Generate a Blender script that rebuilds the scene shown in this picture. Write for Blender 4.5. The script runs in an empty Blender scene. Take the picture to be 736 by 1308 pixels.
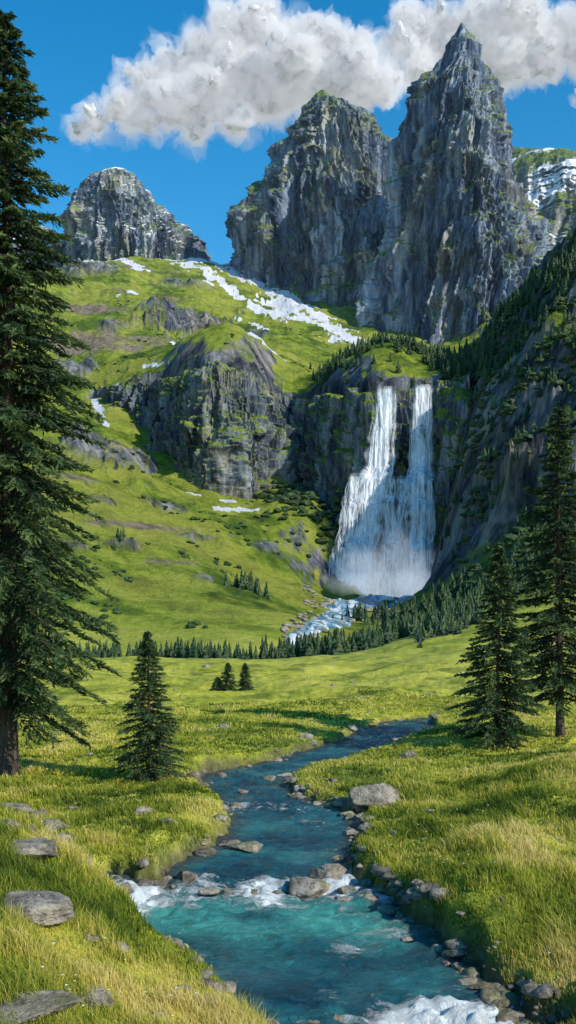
import bpy, math, numpy as np, time
T0=time.time()
rng=np.random.default_rng(7)
F=1256.0
def U(px): return (np.asarray(px,float)-368.0)/F
def Vv(py): return (760.0-np.asarray(py,float))/F
# ---------------------------------------------------------------- noise
PM=rng.permutation(256); PM=np.concatenate([PM,PM]).astype(np.int32)
GR=rng.normal(size=(256,3)); GR/=np.linalg.norm(GR,axis=1)[:,None]; GR=GR.astype(np.float32)
def perlin(x,y,z):
    x,y,z=np.broadcast_arrays(np.asarray(x,np.float32),np.asarray(y,np.float32),np.asarray(z,np.float32))
    xi=np.floor(x).astype(np.int32);yi=np.floor(y).astype(np.int32);zi=np.floor(z).astype(np.int32)
    xf=x-xi;yf=y-yi;zf=z-zi
    f=lambda t:t*t*t*(t*(t*6-15)+10)
    ux,uy,uz=f(xf),f(yf),f(zf)
    xi&=255;yi&=255;zi&=255
    res=0
    for dx in (0,1):
        a=PM[(xi+dx)&255]; wx=ux if dx else 1-ux
        for dy in (0,1):
            b=PM[(a+yi+dy)&255]; wy=uy if dy else 1-uy
            for dz in (0,1):
                g=GR[PM[(b+zi+dz)&255]]; wz=uz if dz else 1-uz
                res=res+wx*wy*wz*(g[...,0]*(xf-dx)+g[...,1]*(yf-dy)+g[...,2]*(zf-dz))
    return res*1.5
def fbm(x,y,z=0.0,o=4,p=.5):
    r=0;a=1;s=1
    for i in range(o):
        r=r+a*perlin(np.asarray(x)*s+i*17.3,np.asarray(y)*s+i*5.1,np.asarray(z)*s+i*9.7);a*=p;s*=2.03
    return r
def ridged(x,y,z=0.0,o=4,p=.5):
    r=0;a=1;s=1;n=0
    for i in range(o):
        t=1-np.abs(perlin(np.asarray(x)*s+i*17.3,np.asarray(y)*s+i*5.1,np.asarray(z)*s+i*9.7))*1.6
        r=r+a*t*np.abs(t);n+=a;a*=p;s*=2.03
    return r/n
def sstep(a,b,x):
    t=np.clip((x-a)/(b-a),0,1);return t*t*(3-2*t)
# ---------------------------------------------------------------- mesh helpers
def mesh_obj(name,verts,faces,mats,smooth=True,attrs=None,matidx=None,parent=None):
    """faces: list of int arrays (n,k)"""
    me=bpy.data.meshes.new(name)
    verts=np.asarray(verts,np.float32).reshape(-1,3)
    me.vertices.add(len(verts));me.vertices.foreach_set('co',verts.ravel())
    li=np.concatenate([np.asarray(f,np.int32).ravel() for f in faces])
    tot=np.concatenate([np.full(len(f),np.asarray(f).shape[1],np.int32) for f in faces])
    st=np.concatenate([[0],np.cumsum(tot)[:-1]]).astype(np.int32)
    me.loops.add(len(li));me.loops.foreach_set('vertex_index',li)
    me.polygons.add(len(tot));me.polygons.foreach_set('loop_start',st)
    if matidx is not None: me.polygons.foreach_set('material_index',np.asarray(matidx,np.int32))
    me.update(calc_edges=True)
    me.polygons.foreach_set('use_smooth',np.full(len(tot),smooth,bool))
    if attrs:
        for k,a in attrs.items():
            at=me.attributes.new(k,'FLOAT','POINT');at.data.foreach_set('value',np.asarray(a,np.float32).ravel())
    for m in (mats if isinstance(mats,(list,tuple)) else [mats]): me.materials.append(m)
    ob=bpy.data.objects.new(name,me);bpy.context.scene.collection.objects.link(ob)
    if parent: ob.parent=parent
    return ob
def gridfaces(nr,nc,wrap=False):
    r=np.arange(nr-1)[:,None];c=np.arange(nc if wrap else nc-1)[None,:]
    c2=(c+1)%nc
    a=r*nc+c;b=r*nc+c2;d=(r+1)*nc+c;e=(r+1)*nc+c2
    return np.stack([a,b,e,d],-1).reshape(-1,4)
# ---------------------------------------------------------------- material helpers
class M:
    def __init__(s,name):
        s.m=bpy.data.materials.new(name);s.m.use_nodes=True;s.t=s.m.node_tree;s.t.nodes.clear()
        s.out=s.n('ShaderNodeOutputMaterial')
    def n(s,ty,**k):
        nd=s.t.nodes.new(ty)
        for a,b in k.items(): setattr(nd,a,b)
        return nd
    def put(s,sock,v):
        if isinstance(v,bpy.types.NodeSocket): s.t.links.new(v,sock)
        elif v is not None:
            try: sock.default_value=v
            except Exception: sock.default_value=tuple(v)+(1,)
    def math(s,op,a,b=None,clamp=False):
        nd=s.n('ShaderNodeMath',operation=op,use_clamp=clamp);s.put(nd.inputs[0],a)
        if b is not None:s.put(nd.inputs[1],b)
        return nd.outputs[0]
    def pos(s): return s.n('ShaderNodeNewGeometry').outputs['Position']
    def nz(s):
        sp=s.n('ShaderNodeSeparateXYZ');s.put(sp.inputs[0],s.n('ShaderNodeNewGeometry').outputs['Normal']);return sp.outputs[2]
    def scl(s,v,k):
        nd=s.n('ShaderNodeVectorMath',operation='MULTIPLY');s.put(nd.inputs[0],v);nd.inputs[1].default_value=k;return nd.outputs[0]
    def noise(s,v,scale,det=4,ro=.55,dist=0):
        nd=s.n('ShaderNodeTexNoise');s.put(nd.inputs['Vector'],v);nd.inputs['Scale'].default_value=scale
        nd.inputs['Detail'].default_value=det;nd.inputs['Roughness'].default_value=ro;nd.inputs['Distortion'].default_value=dist
        return nd.outputs[0]
    def attr(s,name): return s.n('ShaderNodeAttribute',attribute_name=name).outputs['Fac']
    def ramp(s,f,stops):
        nd=s.n('ShaderNodeValToRGB');s.put(nd.inputs[0],f);e=nd.color_ramp.elements
        while len(e)<len(stops): e.new(.5)
        for i,(p,c) in enumerate(stops):
            e[i].position=p;e[i].color=(tuple(c)+(1,)) if isinstance(c,(tuple,list)) else (c,c,c,1)
        return nd.outputs[0]
    def mix(s,f,a,b,mode='MIX'):
        nd=s.n('ShaderNodeMixRGB',blend_type=mode);s.put(nd.inputs[0],f)
        for i,v in ((1,a),(2,b)):
            if isinstance(v,(tuple,list)): nd.inputs[i].default_value=tuple(v)+(1,)
            else: s.put(nd.inputs[i],v)
        return nd.outputs[0]
    def bump(s,h,strength,dist,nrm=None):
        nd=s.n('ShaderNodeBump');s.put(nd.inputs['Height'],h);nd.inputs['Strength'].default_value=strength;nd.inputs['Distance'].default_value=dist
        if nrm:s.put(nd.inputs['Normal'],nrm)
        return nd.outputs[0]
    def bsdf(s,col,rough=.9,nrm=None,spec=.2,**k):
        nd=s.n('ShaderNodeBsdfPrincipled')
        if isinstance(col,(tuple,list)): nd.inputs['Base Color'].default_value=tuple(col)+(1,)
        else:s.put(nd.inputs['Base Color'],col)
        s.put(nd.inputs['Roughness'],rough);nd.inputs['Specular IOR Level'].default_value=spec
        if nrm:s.put(nd.inputs['Normal'],nrm)
        return nd.outputs[0]
    def end(s,sh): s.t.links.new(sh,s.out.inputs[0]);return s.m
def rockcolor(m,P,S,tone=1.0,blue=0.0):
    """S = feature size in metres"""
    Pv=m.scl(P,(1,1,.13))
    a=m.noise(Pv,1.0/S,8,.60,.5);b=m.noise(Pv,5.0/S,6,.66);c=m.noise(P,.3/S,4,.55)
    h=m.math('ADD',m.math('MULTIPLY',a,.65),m.math('MULTIPLY',b,.35))
    t=tone
    col=m.ramp(h,[(.39,(.022*t,.028*t,.042*t)),(.46,(.085*t,.095*t,.115*t)),(.52,(.20*t,.205*t,.215*t)),(.60,(.44*t,.415*t,.365*t))])
    warm=m.ramp(c,[(.48,0.0),(.60,1.0)])
    col=m.mix(m.math('MULTIPLY',warm,.6),col,m.mix(1,col,(1.3,.98,.58),'MULTIPLY'))
    if blue: col=m.mix(blue,col,m.mix(1,col,(.60,.84,1.28),'MULTIPLY'))  # blue tint; on far peaks it puts haze and cool shade into the colour
    return col,h
def mat_rock(name,S,tone=1.0,blue=.3,moss=(.42,.62),mossamt=1.0,snow=None):
    m=M(name);P=m.pos();col,h=rockcolor(m,P,S,tone,blue)
    nz=m.nz();n1=m.noise(P,.6/S,6,.65)
    mm=m.math('ADD',nz,m.math('MULTIPLY',m.math('SUBTRACT',n1,.5),1.9))
    mk=m.math('MULTIPLY',m.ramp(mm,[(moss[0],0.0),(moss[1],1.0)]),mossamt)
    g=m.ramp(m.noise(P,2.2/S,5,.6),[(.35,(.05,.085,.016)),(.55,(.14,.20,.028)),(.7,(.28,.29,.06))])
    col=m.mix(mk,col,g)
    if snow:
        sm=m.math('MULTIPLY',m.ramp(nz,[(snow[0],0.0),(snow[1],1.0)]),m.ramp(m.noise(P,snow[3]/S,5,.6),[(snow[2],0.0),(snow[2]+.03,1.0)]))
        col=m.mix(sm,col,(.8,.83,.88))
    return m.end(m.bsdf(col,.9,m.bump(h,1.0,S*.42)))
# ---------------------------------------------------------------- terrain control points (px,py,distance)
COMMON=[ # left foreground bank
(0,1045,16),(100,1124,14.5),(200,1200,13.5),(300,1268,12.9),(370,1325,12.4),(0,1150,12),(0,1308,9),(150,1308,10.3),(300,1318,11.2),
(60,1075,21.4),(20,1040,23.3),(100,1112,18.7),
(0,1000,27),(200,1060,21),(200,1112,18.3),(280,1050,21.8),(100,1000,26.5),(200,1000,26),(250,960,31),(200,900,48),(100,880,60),(0,880,60),
(368,870,72),(368,850,110),(200,842,140),(0,842,145),
(736,980,24),(600,1020,23),(500,1062,20.6),(460,1100,18.8),(600,1150,15.5),(700,1150,15.5),(736,1050,20),(730,1320,12.2),(780,1320,11.8),(650,1245,13.7),(575,1190,15),
(640,965,31.5),(720,950,34),(400,905,46),(600,880,58),(600,850,90),(736,850,80),(736,900,50),(500,1000,26.8),(450,987,28.4),(560,942,35.5),(480,915,42),(400,1000,27),
(0,838,170),(180,838,180),(368,838,190),(450,830,210),(500,815,220),(560,800,190),(700,780,160),(736,745,200),(640,760,260),(640,742,300),
(120,815,300),(300,812,290),(368,800,340),(200,760,380),(80,760,350),(0,750,350),(300,740,450),(200,700,450),(100,650,480),(300,680,560),(0,600,500),(200,630,600),(330,622,700),
(100,560,700),(0,520,720),(200,580,740),(60,500,850),(100,470,950),
(480,768,560),(430,790,430),(380,815,330),(540,762,560),(350,740,500),(380,775,450),(480,790,440),(550,780,420),
(400,700,600),(400,640,650),(425,740,590),(370,622,715),
(736,650,420),(736,500,500),(736,400,560),(736,330,640),(650,700,430),(650,600,500),(650,500,570),(650,412,680),(600,750,420),(600,650,520),(600,550,580),(600,470,690),(700,720,350),
(130,440,1000),(60,420,1050),(100,380,1300),(60,352,1450),(200,370,1400)]
CL_PX=[120,145,200,235,262,300,335,350,372,405,440,470,500,560,600]
CL_Y =[860,830,800,765,738,735,745,775,780,745,690,660,655,652,640]
CL_T =[497,492,490,478,470,470,484,502,510,510,504,503,500,492,480]
LOWER=[(150,525,800),(220,572,745),(260,600,720),(300,614,715),(345,612,720),(400,640,650),(430,690,620),(470,760,640),(540,762,640),(500,756,645),(500,740,760)]
UPPER=[(p,t,y+8) for p,t,y in zip(CL_PX,CL_T,CL_Y)]+[(240,450,1000),(300,452,1050),(180,462,930),(400,472,950),(450,483,860),(520,480,860),(580,466,900),(380,420,1250),(200,405,1150),(250,385,1350),(290,345,1750),(250,332,1800),
(350,392,1500),(480,458,1200),(600,440,1300),(700,360,1400),(736,318,1000),(220,345,1650),(150,332,1700)]
BEH=[(p,660,6500) for p in (-200,368,900)]+[(p,520,3200) for p in (-200,100,250,368,600,900)]+[(0,400,1900),(250,345,2000),(368,360,1900),(600,380,1900)]
NEAR=[(0,1700,4),(368,1900,5),(736,1800,5)]
def rbf(pts):
    pts=list(pts)
    ex=[]
    for p,q,y in pts:
        if p<=60: ex.append((p-450,q,y))
        if p>=700: ex.append((p+450,q if y<300 else 760-(760-q)*.45,y))  # unseen hill past the right edge is lowered so sun reaches the fall
    pts+=ex
    a=np.array(pts,float);X=np.stack([U(a[:,0])*3,np.log(a[:,2])],1);v=Vv(a[:,1])
    n=len(a);d=np.linalg.norm(X[:,None]-X[None],axis=2)
    K=np.where(d>1e-9,d*d*np.log(d+1e-12),0)+np.eye(n)*1e-4
    Pm=np.c_[np.ones(n),X];A=np.block([[K,Pm],[Pm.T,np.zeros((3,3))]])
    w=np.linalg.solve(A,np.r_[v,np.zeros(3)])
    def ev(u,ly):
        sh=u.shape;q=np.stack([u.ravel()*3,ly.ravel()],1);o=np.empty(len(q))
        for i in range(0,len(q),40000):
            k=q[i:i+40000];d2=((k[:,None]-X[None])**2).sum(2)
            o[i:i+40000]=(.5*d2*np.log(d2+1e-12))@w[:n]+w[n]+k@w[n+1:]
        return o.reshape(sh)
    return ev
# water level and river outline (plan)
def wl(y): return np.interp(y,[8,12.6,13.6,18,19.2,80],[-6.0,-5.85,-5.55,-5.45,-5.3,-5.3])
def onwater(px,py):
    v=float(Vv(py));y=20.
    for _ in range(40): y=.5*y+.5*float(wl(y))/v
    return (float(U(px))*y,y)
RIV=[(280,1345),(318,1308),(222,1255),(150,1200),(98,1160),(92,1134),(140,1124),(205,1130),(225,1104),(282,1080),(300,1050),(288,1030),(258,1012),(258,990),(300,981),(350,971),(385,961),(430,948),(460,933),(500,921),(548,918),
(552,932),(505,950),(465,966),(405,980),(368,990),(358,1003),(396,1022),(456,1042),(458,1065),(443,1090),(450,1120),(492,1152),(552,1195),(602,1240),(665,1290),(725,1345)]
RP=np.array([onwater(*p) for p in RIV])
def sd_poly(x,y,P):
    d=np.full(x.shape,1e9);ins=np.zeros(x.shape,bool);n=len(P)
    for i in range(n):
        ax,ay=P[i];bx,by=P[(i+1)%n];ex,ey=bx-ax,by-ay
        t=np.clip(((x-ax)*ex+(y-ay)*ey)/(ex*ex+ey*ey),0,1)
        d=np.minimum(d,np.hypot(x-ax-t*ex,y-ay-t*ey))
        c=((ay>y)!=(by>y))&(x<ax+(y-ay)*ex/(ey if abs(ey)>1e-9 else 1e-9));ins^=c
    return np.where(ins,-d,d)
# ---------------------------------------------------------------- ground grid
uu=np.concatenate([np.linspace(-1.1,-.36,60,endpoint=False),np.linspace(-.36,.36,620),np.linspace(.36,1.1,61)[1:]])
ly=np.linspace(math.log(4.5),math.log(6500),860)
UG,LG=np.meshgrid(uu,ly);YG=np.exp(LG);XG=UG*YG
cu=np.linspace(-1.1,1.1,220);cly=np.linspace(ly[0],ly[-1],300);CU,CLY=np.meshgrid(cu,cly)
def bil(A,u,l,us,ls):
    i=np.clip(np.interp(u,us,np.arange(len(us))),0,len(us)-1.001);j=np.clip(np.interp(l,ls,np.arange(len(ls))),0,len(ls)-1.001)
    i0=i.astype(int);j0=j.astype(int);a=i-i0;b=j-j0
    return (A[j0,i0]*(1-a)+A[j0,i0+1]*a)*(1-b)+(A[j0+1,i0]*(1-a)+A[j0+1,i0+1]*a)*b
lowC=rbf(COMMON+LOWER+BEH+NEAR)(CU,CLY);upC=rbf(COMMON+UPPER+BEH+NEAR)(CU,CLY)
VL=bil(lowC,UG,LG,cu,cly);VU=bil(upC,UG,LG,cu,cly)
yc=np.interp(UG,U(CL_PX),CL_Y)
t=sstep(2,16,YG-yc)
Z=(VL*(1-t)+VU*t)*YG
def part(mask_rows,fn):
    o=np.zeros_like(Z);r=np.where(mask_rows)[0];a,b=r[0],r[-1]+1;o[a:b]=fn(XG[a:b],YG[a:b],Z[a:b]);return o
yr=YG[:,0];far=sstep(60,400,YG)
Z+=part(yr<420,lambda x,y,z:fbm(x/9,y/9,0,4))*.26*sstep(8,14,YG)*(1-far)*(1+sstep(30,80,YG)*1.8)
Z+=part((yr>9)&(yr<160),lambda x,y,z:np.abs(fbm(x/2.2,y/2.2,4,3)))*.16*sstep(9,16,YG)*sstep(160,60,YG)
Z+=far*(part(yr>140,lambda x,y,z:fbm(x/70,y/70,3,6,.5))*7*sstep(150,700,YG)+part(yr>240,lambda x,y,z:ridged(x/45,y/60,8,5,.5))*6*sstep(250,600,YG)-2)
hi=sstep(850,1400,YG)*(1-sstep(1500,1750,YG)*.6);Z+=hi*(part(yr>790,lambda x,y,z:ridged(x/130,y/170,1,6,.55))-.45)*20
rh=sstep(.17,.23,UG)*sstep(380,480,YG)*(1-sstep(800,1100,YG))
Z+=rh*(part((yr>370)&(yr<1110),lambda x,y,z:ridged(x/60+y/200,y/80,5,6,.55))-.45)*26
def locate(px,py,ymin=8.5):
    u=np.atleast_1d(U(px)).astype(float);v=np.atleast_1d(Vv(py)).astype(float);u,v=np.broadcast_arrays(u,v)
    ii=np.clip(np.searchsorted(uu,u),0,len(uu)-1);W=(Z/YG)
    out=[]
    r0=np.searchsorted(ly,math.log(ymin))
    for a,b,c in zip(u,v,ii):
        col=W[r0:,c];k=np.argmax(col>=b)
        if not (col>=b).any(): k=np.argmax(col)
        yy=math.exp(ly[r0+k]);out.append((a*yy,yy,Z[r0+k,c]))
    return np.array(out)
rockm=np.zeros_like(Z);scree=np.zeros_like(Z);snow=np.zeros_like(Z)
nzA=part(yr>60,lambda x,y,z:fbm(x/18,y/18,z/18,5,.6))
nzB=part(yr>60,lambda x,y,z:fbm(x/50,y/50,z/30,5,.6))
def ell(px,py,rx,rz,depthk=1.0,k=.5,yy=None):
    p=locate(px,py)[0]
    if yy: p=np.array([float(U(px))*yy,yy,float(Vv(py))*yy])
    s=p[1]/F
    d=np.sqrt(((XG-p[0])/(rx*s))**2+((Z-p[2])/(rz*s))**2+((YG-p[1])/(rx*s*2.2+1)*depthk)**2)
    return d+nzA*k*.5+nzB*k
add=np.zeros_like(Z);rz_=part(yr>80,lambda x,y,z:ridged(x/22,y/30,z/60,4))
for px,py,rx,rz,h,yy in [(250,418,66,26,20,1130),(205,400,34,16,14,1200),(150,588,62,24,10,0),(110,570,30,14,7,0),(210,650,34,9,5,0),(85,480,36,24,14,0),(145,425,28,14,10,1080),(105,345,50,18,14,1480),(235,365,40,10,9,1500),(330,425,30,10,7,1200),(180,500,30,14,7,0),(150,700,22,5,3,0),(250,690,26,4,3,0),(700,600,60,60,14,0),(620,640,36,60,12,0),(690,520,30,40,10,0),(300,590,60,10,8,0),(260,740,16,4,2,0),(340,700,18,5,2,0),(130,640,24,6,3,0),(90,700,24,5,3,0)]:
    e=ell(px,py,rx,rz,yy=yy);w=sstep(1.15,.55,e);rockm=np.maximum(rockm,w);add+=w*h*(.4+.8*rz_)
for px,py,rx,rz,yy in [(150,435,60,30,1020),(120,400,50,16,1200),(180,380,50,10,1350),(90,440,30,20,1000),(170,345,60,10,1600),(180,675,60,6,0),(90,610,40,6,0),(240,720,50,4,0)]:
    scree=np.maximum(scree,sstep(1.1,.6,ell(px,py,rx,rz,1.,.7,yy)))
def polyline(pts,w,k=.75):
    far_=pts[0][1]<470
    P=locate([p[0] for p in pts],[p[1] for p in pts],900 if far_ else 8.5);d=np.full(Z.shape,1e9)
    for a,b in zip(P[:-1],P[1:]):
        e=b-a;L=e[0]**2+e[2]**2+(.1*e[1])**2
        tt=np.clip(((XG-a[0])*e[0]+(Z-a[2])*e[2]+.01*(YG-a[1])*e[1])/L,0,1)
        s=(a[1]+b[1])/2/F
        d=np.minimum(d,np.sqrt((XG-a[0]-tt*e[0])**2+(Z-a[2]-tt*e[2])**2+(.1*(YG-a[1]-tt*e[1]))**2)/(w*s))
    return sstep(1.15,.75,d+(nzA*.9+nzB*.8)*k*1.6)
for pts,w in [([(112,314),(150,332),(182,345)],8),([(222,336),(262,345),(290,372),(330,394),(362,406)],9),([(356,392),(410,414),(450,434),(494,462)],22),
              ([(224,330),(296,333)],16),([(296,345),(335,362)],13),([(325,462),(360,470)],6),([(150,376),(175,378)],3),([(225,441),(262,447)],4),([(185,470),(215,462)],4),([(250,360),(270,366)],5),([(350,370),(400,400)],12),
              ([(275,650),(330,652)],3),([(120,505),(126,520),(136,545)],4),([(128,503),(150,492)],4),([(240,630),(300,640)],2.5),([(310,440),(350,452)],5),([(300,410),(340,425)],3)]:
    snow=np.maximum(snow,polyline(pts,w))
snow*=1-sstep(500,700,YG)*(1-sstep(800,880,YG))*sstep(.0,.05,UG)
Z+=add
# river channel
near=YG<70
sd=np.full(Z.shape,50.);sd[near]=sd_poly(XG[near],YG[near],RP)
w=wl(YG);sdn=sd+part(yr<70,lambda x,y,z:fbm(x*1.3,y*1.3,0,3)*.22)
lo=w+.14+.12*np.clip(sd,0,2);zz=np.where(sd<6,np.maximum(Z,lo),Z)
s=sstep(-.22,.30,sdn)
Z=np.where(near,(w-.5)*(1-s)+zz*s,Z)
bare=np.where(near,sstep(.36,.02,sdn),0)
Z+=part(yr<90,lambda x,y,z:fbm(x*1.7,y*1.7,0,4,.6)*.05)*sstep(0,.5,sd)
snow*=sstep(.0,.3,snow)
def ground_z(x,y): return bil(Z,x/y,np.log(y),uu,ly)
# ---------------------------------------------------------------- ground material
m=M('meadow_ground');P=m.pos();nz=m.nz()
sep=m.n('ShaderNodeSeparateXYZ');m.put(sep.inputs[0],P);py_=sep.outputs[1]
n_big=m.noise(P,.013,6,.62);n_med=m.noise(P,.16,7,.7);n_fine=m.noise(P,2.2,5,.7);n_hill=m.noise(P,.06,9,.74)
g1=m.ramp(n_hill,[(.35,(.04,.075,.012)),(.44,(.13,.20,.02)),(.53,(.26,.35,.034)),(.65,(.43,.44,.08))])
g2=m.ramp(m.math('ADD',m.math('MULTIPLY',n_med,.6),m.math('MULTIPLY',n_fine,.4)),[(.37,(.09,.125,.016)),(.46,(.27,.30,.028)),(.54,(.45,.43,.048)),(.64,(.58,.49,.12))])
md=m.n('ShaderNodeMapRange');m.put(md.inputs[0],py_);md.inputs[1].default_value=90;md.inputs[2].default_value=380
g=m.mix(md.outputs[0],g2,g1)
g=m.mix(m.ramp(n_big,[(.43,0.0),(.60,.6)]),g,(.40,.39,.075))
g=m.mix(m.math('MULTIPLY',m.ramp(n_big,[(.38,.8),(.47,0.0)]),md.outputs[0]),g,(.055,.11,.02))
nm2=m.noise(P,.35,5,.6);g=m.mix(m.math('MULTIPLY',m.ramp(nm2,[(.36,.85),(.47,0.0)]),m.math('SUBTRACT',1.0,md.outputs[0])),g,(.11,.15,.025))
rc,rh_=rockcolor(m,P,20,.95,.2)
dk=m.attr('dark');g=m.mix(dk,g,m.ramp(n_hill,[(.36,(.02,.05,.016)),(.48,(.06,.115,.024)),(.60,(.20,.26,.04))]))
slope=m.math('ADD',nz,m.math('MULTIPLY',m.math('SUBTRACT',m.noise(P,.06,6,.65),.5),.5))
farm=m.n('ShaderNodeMapRange');m.put(farm.inputs[0],py_);farm.inputs[1].default_value=250;farm.inputs[2].default_value=400
rs=m.math('MULTIPLY',m.ramp(slope,[(.60,1.0),(.72,0.0)]),farm.outputs[0])
mossy=m.math('MULTIPLY',m.attr('rock'),m.ramp(slope,[(.80,1.0),(.98,.4)]))
rk=m.math('MAXIMUM',rs,mossy)
c=m.mix(m.attr('scree'),g,m.ramp(m.noise(P,.12,6,.7),[(.4,(.16,.13,.08)),(.6,(.36,.29,.21))]))
c=m.mix(rk,c,rc)
c=m.mix(m.ramp(m.math('MULTIPLY',m.attr('snow'),m.math('ADD',.55,m.noise(P,.09,5,.6))),[(.45,0.0),(.55,1.0)]),c,(.78,.81,.86))
bc=m.ramp(m.noise(P,5,6,.7),[(.35,(.03,.024,.016)),(.55,(.10,.085,.058)),(.7,(.24,.21,.17))])
c=m.mix(m.attr('bare'),c,bc)
hb=m.bump(m.noise(P,3.5,6,.7),.7,.12)
hf=m.math('MULTIPLY',m.noise(P,.1,8,.72),farm.outputs[0])
nb=m.bump(hf,1.0,9.0,hb)
ground_mat=m.end(m.bsdf(c,.95,nb,.1))
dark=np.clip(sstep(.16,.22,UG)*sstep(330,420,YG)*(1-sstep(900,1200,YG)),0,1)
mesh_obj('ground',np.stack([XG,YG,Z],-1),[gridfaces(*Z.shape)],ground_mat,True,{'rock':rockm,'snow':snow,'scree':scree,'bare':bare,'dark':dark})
# ---------------------------------------------------------------- stream water
xs=np.linspace(-9,8,400);ys=np.concatenate([np.linspace(10.5,25,420),np.linspace(25,44,200)[1:]])
WX,WY=np.meshgrid(xs,ys);wd=sd_poly(WX,WY,RP)
lin=WY-(18.35+.05*WX)+.35*perlin(WX*.9,0,0)
rap=np.where(lin>0,np.exp(-(lin/.5)**2),np.exp(-(lin/1.3)**2))*(.85+.6*perlin(WX*1.3,WY*.45,1))
l2=WY-13.1+.3*perlin(WX*.8,3,0);rap2=np.where(l2>0,np.exp(-(l2/.4)**2),np.exp(-(l2/1.6)**2))*sstep(.4,1.7,WX)
l3=WY-24.5+.4*perlin(WX*.8,3,4);rap3=np.exp(-(l3/.8)**2)*.4
l4=WY-15.4-.3*WX+.4*perlin(WX*.6,3,8);rap4=np.exp(-(l4/.8)**2)*.22*sstep(-.5,1.2,WX)
rap=np.clip(rap+rap2*1.2+rap3+rap4,0,1.4)
rip=.26*sstep(.0,.35,fbm(WX*.5,WY*.35,6,3))
ch=perlin(WX*1.1,WY*2.2,0)*.06+perlin(WX*3,WY*5,4)*.05+perlin(WX*7,WY*9,9)*.024
WZ=wl(WY)+ch*(1+1.8*np.clip(rap,0,1.3))+.07*np.clip(rap,0,1)*np.abs(perlin(WX*2.2,WY*2.5,3))
keep=(wd<.55);fc=gridfaces(*WX.shape);kf=keep.ravel()[fc].all(1);fc=fc[kf]
m=M('stream_water');P=m.pos();Pw=m.scl(P,(1,1.5,1))
f1=m.noise(m.scl(P,(1.3,3.2,1)),1.6,8,.76,.9);fo=m.attr('foam')
fm=m.ramp(m.math('ADD',m.math('MULTIPLY',fo,.34),m.math('MULTIPLY',f1,.8)),[(.56,0.0),(.70,.95)])
dc=m.ramp(m.noise(Pw,.55,5,.6,.5),[(.35,(.004,.04,.065)),(.5,(.012,.095,.125)),(.65,(.035,.20,.21))])
dc=m.mix(m.attr('teal'),dc,(.09,.44,.36))
sh_=m.ramp(m.attr('shore'),[(0.0,0.0),(1.0,.75)]);dc=m.mix(sh_,dc,m.ramp(m.noise(P,4,5,.7),[(.4,(.03,.035,.025)),(.6,(.10,.10,.07))]))
c=m.mix(fm,dc,(.84,.9,.9))
hh=m.math('ADD',m.noise(m.scl(P,(1,2.2,1)),3.0,7,.7,.8),m.math('MULTIPLY',fm,.3))
rg=m.math('ADD',.06,m.math('MULTIPLY',fm,.6))
wm=m.end(m.bsdf(c,rg,m.bump(hh,1.0,.2),.5))
teal=np.clip(np.exp(-((WY-16.8)/1.2)**2)*1.0,0,1)*.8
mesh_obj('stream',np.stack([WX,WY,WZ],-1),[fc],wm,True,{'foam':np.clip(rap+rip,0,1.3),'teal':teal*(fbm(WX*.7,WY*.9,2,3)*.8+.7),'shore':sstep(-.6,.1,wd)})
# ---------------------------------------------------------------- peaks (lofted rock masses)
def loft(name,yc,prof,dr,mat,seed,amp,n=1.3,nth=760,nz=420,zbase=None,skew=0):
    pr=np.array(prof,float);v=Vv(pr[:,0]);zt=v*yc;xl=U(pr[:,1])*yc;xr=U(pr[:,2])*yc
    zb=zbase if zbase is not None else zt[-1]
    zs=np.linspace(zt[0],zb,nz)
    o=np.argsort(zt);L=np.interp(zs,zt[o],xl[o]);R=np.interp(zs,zt[o],xr[o])
    hm=(R-L).max()/2
    jit=fbm(zs/(hm*.25),seed*3.1,0,5,.65)*hm*.05;jit2=fbm(zs/(hm*.25),seed*3.1+50,0,5,.65)*hm*.05
    fade=sstep(0,.08,(zt[0]-zs)/(zt[0]-zb));L=L+jit*fade;R=R+jit2*fade
    cx=(L+R)/2;hw=np.maximum((R-L)/2,.5)
    th=np.linspace(0,2*np.pi,nth,endpoint=False)
    c=np.cos(th)[None];s_=np.sin(th)[None];r=(np.abs(c)**n+np.abs(s_)**n)**(-1/n)
    hwc=hw[:,None];X=cx[:,None]+hwc*r*c;Y=yc+dr*hwc*r*s_+0*c;ZZ=zs[:,None]+0*X
    L1=hm*.36
    tx=X+ZZ*skew;wx=fbm(X/L1*.6,Y/L1*.6,ZZ/L1*.3+seed,3)*.35
    d=ridged(tx/L1+wx+seed*7,Y/L1+wx,ZZ/(9*L1)+seed,3,.5)
    d2=ridged(tx/(L1*.34)+seed+wx,Y/(L1*.34)+wx,ZZ/(3.4*L1)+9,4,.55)
    d3=fbm(X/(L1*.8),Y/(L1*.8),(ZZ-tx*.45)/(L1*.16)+wx,4,.6)
    d4=ridged(tx/(L1*.10)+wx*2,Y/(L1*.10),ZZ/(L1*1.1),3,.6)
    d5=ridged(X/(L1*1.6)+wx,Y/(L1*1.6),ZZ/(L1*2.4)+4,2,.5)
    A=amp*hm*(hwc/hm)**.8
    dd=d*1.3+d2*.80+d3*.06+d4*.22+d5*.6
    dd=dd-dd.mean()-.6*dd.std()
    D=A*dd
    X=X+D*c;Y=Y+D*s_
    ZZ=ZZ+A*.14*fbm(X/(L1*.35),Y/(L1*.35),ZZ/(L1*.8),4,.6)
    ff=gridfaces(nz,nth,True)
    cap=np.array([[cx[0],yc,zs[0]+hm*.01]]);vv=np.concatenate([np.stack([X,Y,ZZ],-1).reshape(-1,3),cap])
    k=np.arange(nth);tri=np.stack([np.full(nth,len(vv)-1),(k+1)%nth,k],1)
    ff=ff[:,::-1]
    return mesh_obj(name,vv,[ff,tri[:,::-1]],mat,True)
rockP=mat_rock('peak_rock',28,1.15,.65,(.36,.52),.9)
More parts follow.
